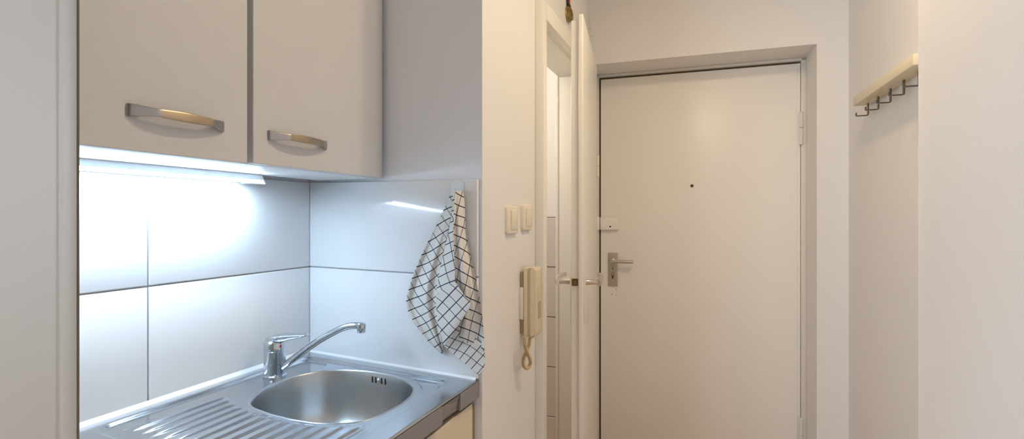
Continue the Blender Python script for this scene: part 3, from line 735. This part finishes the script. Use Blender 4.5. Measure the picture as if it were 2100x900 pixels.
def floc(px, py, d=0.0): return T_F.inverted() @ fw(px, py, d)
c0 = floc(1247, 518, 0.004); c1 = floc(1266.5, 587, 0.004)
bm = B(); t = bmesh.new(); box(t, c0.x, c1.x, 0.0, 0.007, c1.z, c0.z, 0.0022, 3); bmesh.ops.transform(t, matrix=T_F, verts=t.verts); merge(bm, t); link('lock_plate', bm, M['alu'], d2, smooth=True)
lc = floc(1257, 534.5, 0.0)
bm = B(); t = bmesh.new()
lathe(t, [(0.0125, 0.006), (0.0125, 0.0095), (0.0095, 0.0105), (0.0090, 0.036)], (lc.x, 0, lc.z), (0, 1, 0), 28)
tube(t, catmull([(lc.x - 0.002, 0.040, lc.z), (lc.x + 0.010, 0.043, lc.z), (lc.x + 0.05, 0.044, lc.z), (lc.x + 0.103, 0.044, lc.z)], 20), 0.0088, 18)
bmesh.ops.transform(t, matrix=T_F, verts=t.verts); merge(bm, t); link('lever_handle', bm, M['nickel_light'], d2, smooth=True)
kc = floc(1256.5, 562, 0.007)
bm = B(); t = bmesh.new(); lathe(t, [(0.0078, 0.006), (0.0078, 0.0105), (0.006, 0.011)], (kc.x, 0, kc.z), (0, 1, 0), 24); box(t, kc.x - 0.0048, kc.x + 0.0048, 0.006, 0.0100, kc.z - 0.023, kc.z - 0.004, 0.002, 2)
bmesh.ops.transform(t, matrix=T_F, verts=t.verts); merge(bm, t); cyl = link('lock_cylinder', bm, M['brass'], d2, smooth=True)
bm = B(); t = bmesh.new(); lathe(t, [(0.0052, 0.0105), (0.0052, 0.0118), (0.0, 0.012)], (kc.x, 0, kc.z), (0, 1, 0), 20); bmesh.ops.transform(t, matrix=T_F, verts=t.verts); merge(bm, t); link('key_plug', bm, M['nickel_light'], cyl, smooth=True)
kc2 = floc(1256.5, 551, 0.007)
bm = B(); t = bmesh.new(); lathe(t, [(0.0034, 0.0065), (0.0034, 0.0082), (0, 0.0086)], (kc2.x, 0, kc2.z), (0, 1, 0), 14); bmesh.ops.transform(t, matrix=T_F, verts=t.verts); merge(bm, t); link('screw', bm, M['brass'], d2, smooth=True)
ph2 = floc(1419, 381, 0.0)
bm = B(); t = bmesh.new(); lathe(t, [(0.0085, -0.001), (0.0085, 0.002), (0.0065, 0.0032), (0.0060, 0.0015)], (ph2.x, 0, ph2.z), (0, 1, 0), 24); bmesh.ops.transform(t, matrix=T_F, verts=t.verts); merge(bm, t); pe = link('peephole', bm, M['alu'], d2, smooth=True)
bm = B(); t = bmesh.new(); lathe(t, [(0.0058, 0.0014), (0.0045, 0.0026), (0, 0.0032)], (ph2.x, 0, ph2.z), (0, 1, 0), 20); bmesh.ops.transform(t, matrix=T_F, verts=t.verts); merge(bm, t); link('lens', bm, M['blackplastic'], pe, smooth=True)
# painted surface lock with its keeper
k0 = floc(1229, 445, 0.02); k1 = floc(1268, 471.5, 0.02)
bm = B(); t = bmesh.new(); box(t, 0.002, k1.x, 0.0, 0.022, k1.z, k0.z, 0.004, 3); bmesh.ops.transform(t, matrix=T_F, verts=t.verts); merge(bm, t); lk = link('surface_lock', bm, M['front'], d2, smooth=True)
kh = floc(1251.5, 464.5, 0.022)
bm = B(); t = bmesh.new(); lathe(t, [(0.0042, 0.0215), (0.0042, 0.0226), (0, 0.0228)], (kh.x, 0, kh.z), (0, 1, 0), 16); bmesh.ops.transform(t, matrix=T_F, verts=t.verts); merge(bm, t); link('keyhole', bm, M['dark'], lk)
bm = B(); t = bmesh.new(); box(t, -0.0245, -0.0012, 0.0055, 0.024, k1.z - 0.001, k0.z + 0.001, 0.003, 3); bmesh.ops.transform(t, matrix=T_F, verts=t.verts); merge(bm, t); link('lock_keeper', bm, M['front'], d2, smooth=True)
for (a, b, r_) in ((1254.5, 603.5, 0.0026), (1264, 593, 0.0024), (1264, 604.5, 0.0018)):
    q_ = floc(a, b, 0.0); bm = B(); t = bmesh.new(); lathe(t, [(r_, -0.0004), (r_, 0.0006), (0, 0.0008)], (q_.x, 0, q_.z), (0, 1, 0), 12); bmesh.ops.transform(t, matrix=T_F, verts=t.verts); merge(bm, t); link('screw_hole', bm, M['brass'], d2)
# hinges
for (ya, ym, yb_) in ((228, 261, 296), (857, 893, 932)):
    za_, zm_, zb2 = [floc(1643, y, 0.012).z for y in (ya, ym, yb_)]
    bm = B(); t = bmesh.new()
    for p, q_ in ((za_, zm_ + 0.001), (zm_ - 0.001, zb2)):
        lathe(t, [(0.005, p), (0.0085, p - 0.004), (0.0085, q_ + 0.001), (0.0075, q_)], (LD + 0.003, 0.0085, 0), (0, 0, 1), 20)
        box(t, LD + 0.004, LD + 0.020, 0.0045, 0.0078, q_ + 0.004, p - 0.004, 0.001, 1)
    lathe(t, [(0.0086, zm_ - 0.0008), (0.0086, zm_ + 0.0008)], (LD + 0.003, 0.0085, 0), (0, 0, 1), 20)
    bmesh.ops.transform(t, matrix=T_F, verts=t.verts); merge(bm, t); link('hinge', bm, M['greyish'], d2, smooth=True)

# small plate in the corner above the ajar door
cpn = onX(1211, 73, XW); 
pl = fw(1211, 73, RW); tl = T_F.inverted() @ pl
cov = thing('cover_plate', 'small white cover plate with two screws in the corner above the ajar door', 'cover plate', pl)
bm = B(); t = bmesh.new(); box(t, tl.x - 0.008, tl.x + 0.008, RW + 0.0003, RW + 0.004, tl.z - 0.036, tl.z + 0.036, 0.0012, 2); bmesh.ops.transform(t, matrix=T_F, verts=t.verts); merge(bm, t); link('plate', bm, M['door'], cov, smooth=True)
for dx, dz in ((-0.001, 0.032), (0.005, -0.004)):
    bm = B(); t = bmesh.new(); lathe(t, [(0.0018, RW + 0.0038), (0.0018, RW + 0.0048), (0, RW + 0.005)], (tl.x + dx, 0, tl.z + dz), (0, 1, 0), 10); bmesh.ops.transform(t, matrix=T_F, verts=t.verts); merge(bm, t); link('screw', bm, M['brass'], cov)

# ------------------------------------------------------------------ medal above the bathroom door
mc = hallpt(1167, 29, 0.007); rm = 0.031
med = thing('medal', 'round gold medal on an orange and black ribbon above the bathroom door', 'medal', mc)
bm = B(); t = bmesh.new()
lathe(t, [(rm * 0.96, -0.0045), (rm, -0.003), (rm, 0.002), (rm * 0.95, 0.0035), (rm * 0.86, 0.0035), (rm * 0.83, 0.002), (rm * 0.45, 0.002), (rm * 0.40, 0.0032), (0, 0.0042)], mc, (1, -0.22, 0.02), 40); merge(bm, t)
disc = link('disc', bm, M['gold'], med, smooth=True)
bm = B()
lathe(bm, [(0.0095, 0), (0.0085, 0.0022), (0.004, 0.0034), (0, 0.0036)], mc + Vector((0.0030, 0, 0)), (1, -0.22, 0.02), 20)
mh = Vector((0.22, 1, 0)).normalized()
for sg in (-1, 1):                                   # a laurel branch on each side
    for k in range(6):
        a = -1.25 + k * 0.46; cpt_ = mc + Vector((0.0022, 0, 0)) + mh * (sg * rm * 0.60 * math.cos(a)) + Z3 * (rm * 0.60 * math.sin(a))
        tv = (mh * (-sg * math.sin(a + 0.5)) + Z3 * math.cos(a + 0.5)) * 0.0052
        tube(bm, [cpt_ - tv, cpt_ - tv * 0.3 + Vector((0.0008, 0, 0)), cpt_ + tv * 0.4 + Vector((0.0008, 0, 0)), cpt_ + tv], [0.0004, 0.0017, 0.0015, 0.0004], 8, up=Vector((1, 0, 0)))
link('relief', bm, M['gold'], disc, smooth=True)
rt_ = [mc + Vector((0.001, 0, rm)) + Vector((0, 0, z_)) for z_ in (-0.002, 0.03, 0.08, 0.14)]
bm = B(); box(bm, mc.x - 0.004, mc.x + 0.004, mc.y - 0.015, mc.y + 0.013, mc.z + rm - 0.004, mc.z + rm + 0.006, 0.001, 1); link('clasp', bm, M['ribbon_b'], med)
bm = B(); box(bm, mc.x - 0.003, mc.x + 0.0005, mc.y - 0.017, mc.y + 0.001, mc.z + rm, mc.z + 0.2, 0.0003, 1); link('black_ribbon', bm, M['ribbon_b'], med)
bm = B(); box(bm, mc.x - 0.0015, mc.x + 0.0022, mc.y + 0.0005, mc.y + 0.0125, mc.z + rm, mc.z + 0.2, 0.0003, 1); link('orange_ribbon', bm, M['ribbon_o'], med)
bm = B(); lathe(bm, [(0.003, 0), (0.003, 0.012), (0.005, 0.0125), (0, 0.014)], (XW + 0.0001, mc.y - 0.002, mc.z + 0.198), (1, 0, 0), 12); link('nail', bm, M['nickel'], med, smooth=True)

# ------------------------------------------------------------------ coat rack
rf = onZ(1749.6, 218, H + 0.397); rn = onZ(1872, 133.6, H + 0.397)
e1 = (rf - rn).normalized(); e2 = Vector((e1.y, -e1.x, 0))             # along (away), into the wall
if e2.x < 0: e2 = -e2
T_R = frame(rn, e1, e2, Z3); RL = (rf - rn).length
dep = 0.0
for k in range(200):                                                     # depth up to the wall
    p = rn + e1 * (RL / 2) + e2 * dep
    if p.x >= 0.4985 + (2.52 - p.y) * 0.04 / 1.22: break
    dep += 0.0005
rack = thing('coat_rack', 'cream coat rack board with five dark steel hooks on the right wall', 'coat rack', (rn + e1 * RL / 2 + e2 * dep) * 1.0)
bm = B(); t = bmesh.new(); box(t, 0, RL, 0.0, dep - 0.0008, 0.0, 0.0305, 0.0018, 2); bmesh.ops.transform(t, matrix=T_R, verts=t.verts); merge(bm, t); link('board', bm, M['rack'], rack, smooth=True)
proto = None
uh = []
for px in (1780, 1801, 1826, 1853.5):
    q_ = T_R.inverted() @ onP(px, 200, rn + e2 * (dep - 0.017), e2); uh.append(q_.x)
uh.append(uh[-1] - (uh[0] - uh[3]) / 3)
for uu in uh:
    if proto is None:
        bm = B(); t = bmesh.new()
        yv = dep - 0.017
        pp = [(uu, yv, 0.001), (uu, yv, -0.020), (uu, yv, -0.0395), (uu, yv - 0.0008, -0.0414), (uu, yv - 0.0028, -0.042), (uu, yv - 0.0335, -0.042), (uu, yv - 0.0352, -0.0412), (uu, yv - 0.0358, -0.0395), (uu, yv - 0.0358, -0.031)]
        # a flat strap bent twice
        rings = []
        for i, p in enumerate(pp):
            p = Vector(p); a = Vector(pp[max(0, i - 1)]); b = Vector(pp[min(len(pp) - 1, i + 1)]); td = (b - a).normalized(); nn = Vector((1, 0, 0)).cross(td)
            hw = 0.0065 if i < 3 else 0.005
            rings.append([t.verts.new(p + Vector((sx * hw, 0, 0)) + nn * sy * 0.0014) for sx, sy in ((-1, -1), (1, -1), (1, 1), (-1, 1))])
        for a, b in zip(rings[:-1], rings[1:]):
            for k in range(4): t.faces.new((a[k], a[(k + 1) % 4], b[(k + 1) % 4], b[k]))
        t.faces.new(rings[0]); t.faces.new(rings[-1][::-1])
        bmesh.ops.transform(t, matrix=T_R, verts=t.verts); merge(bm, t); proto = link('hook', bm, M['hook'], rack)
        u0 = uu
    else:
        c = proto.copy(); C.objects.link(c); c.parent = rack; c.location = e1 * (uu - u0)

# ------------------------------------------------------------------ light
def area(name, loc, rot, sx, sy, power, col):
    l = bpy.data.lights.new(name, 'AREA'); l.shape = 'RECTANGLE'; l.size = sx; l.size_y = sy; l.energy = power; l.color = col
    o = bpy.data.objects.new(name, l); C.objects.link(o); o.location = loc; o.rotation_euler = rot; return o
def point(name, loc, power, col, r):
    l = bpy.data.lights.new(name, 'POINT'); l.energy = power; l.color = col; l.shadow_soft_size = r
    o = bpy.data.objects.new(name, l); C.objects.link(o); o.location = loc; return o
area('window_daylight', (-1.85, -3.05, 1.58), (PI / 2, 0, 0), 1.45, 1.4, 101, (0.76, 0.85, 1.0))
WARM = (1.0, 0.78, 0.50)
def disc(name, loc, power, col, d):
    l = bpy.data.lights.new(name, 'AREA'); l.shape = 'DISK'; l.size = d; l.energy = power; l.color = col
    o = bpy.data.objects.new(name, l); C.objects.link(o); o.location = loc; return o
disc('ceiling_lamp_bulb', (0.20, 1.14, 2.42), 4.35, WARM, 0.08)
disc('ceiling_lamp_bulb', (0.20, 1.30, 2.42), 4.35, WARM, 0.08)
point('bathroom_lamp', (-1.25, 1.75, 1.95), 14, (1.0, 0.90, 0.76), 0.06)
w = bpy.data.worlds.new('world'); S.world = w; w.use_nodes = True
w.node_tree.nodes['Background'].inputs[0].default_value = (0.75, 0.85, 1.0, 1); w.node_tree.nodes['Background'].inputs[1].default_value = 0.45

S.view_settings.view_transform = 'Standard'; S.view_settings.look = 'None'; S.view_settings.gamma = 1.0; S.view_settings.use_curve_mapping = False
S.view_settings.exposure = 0.0
S.cycles.use_denoising = True
S.cycles.max_bounces = 10; S.cycles.diffuse_bounces = 6; S.cycles.glossy_bounces = 5
S.cycles.sample_clamp_indirect = 6
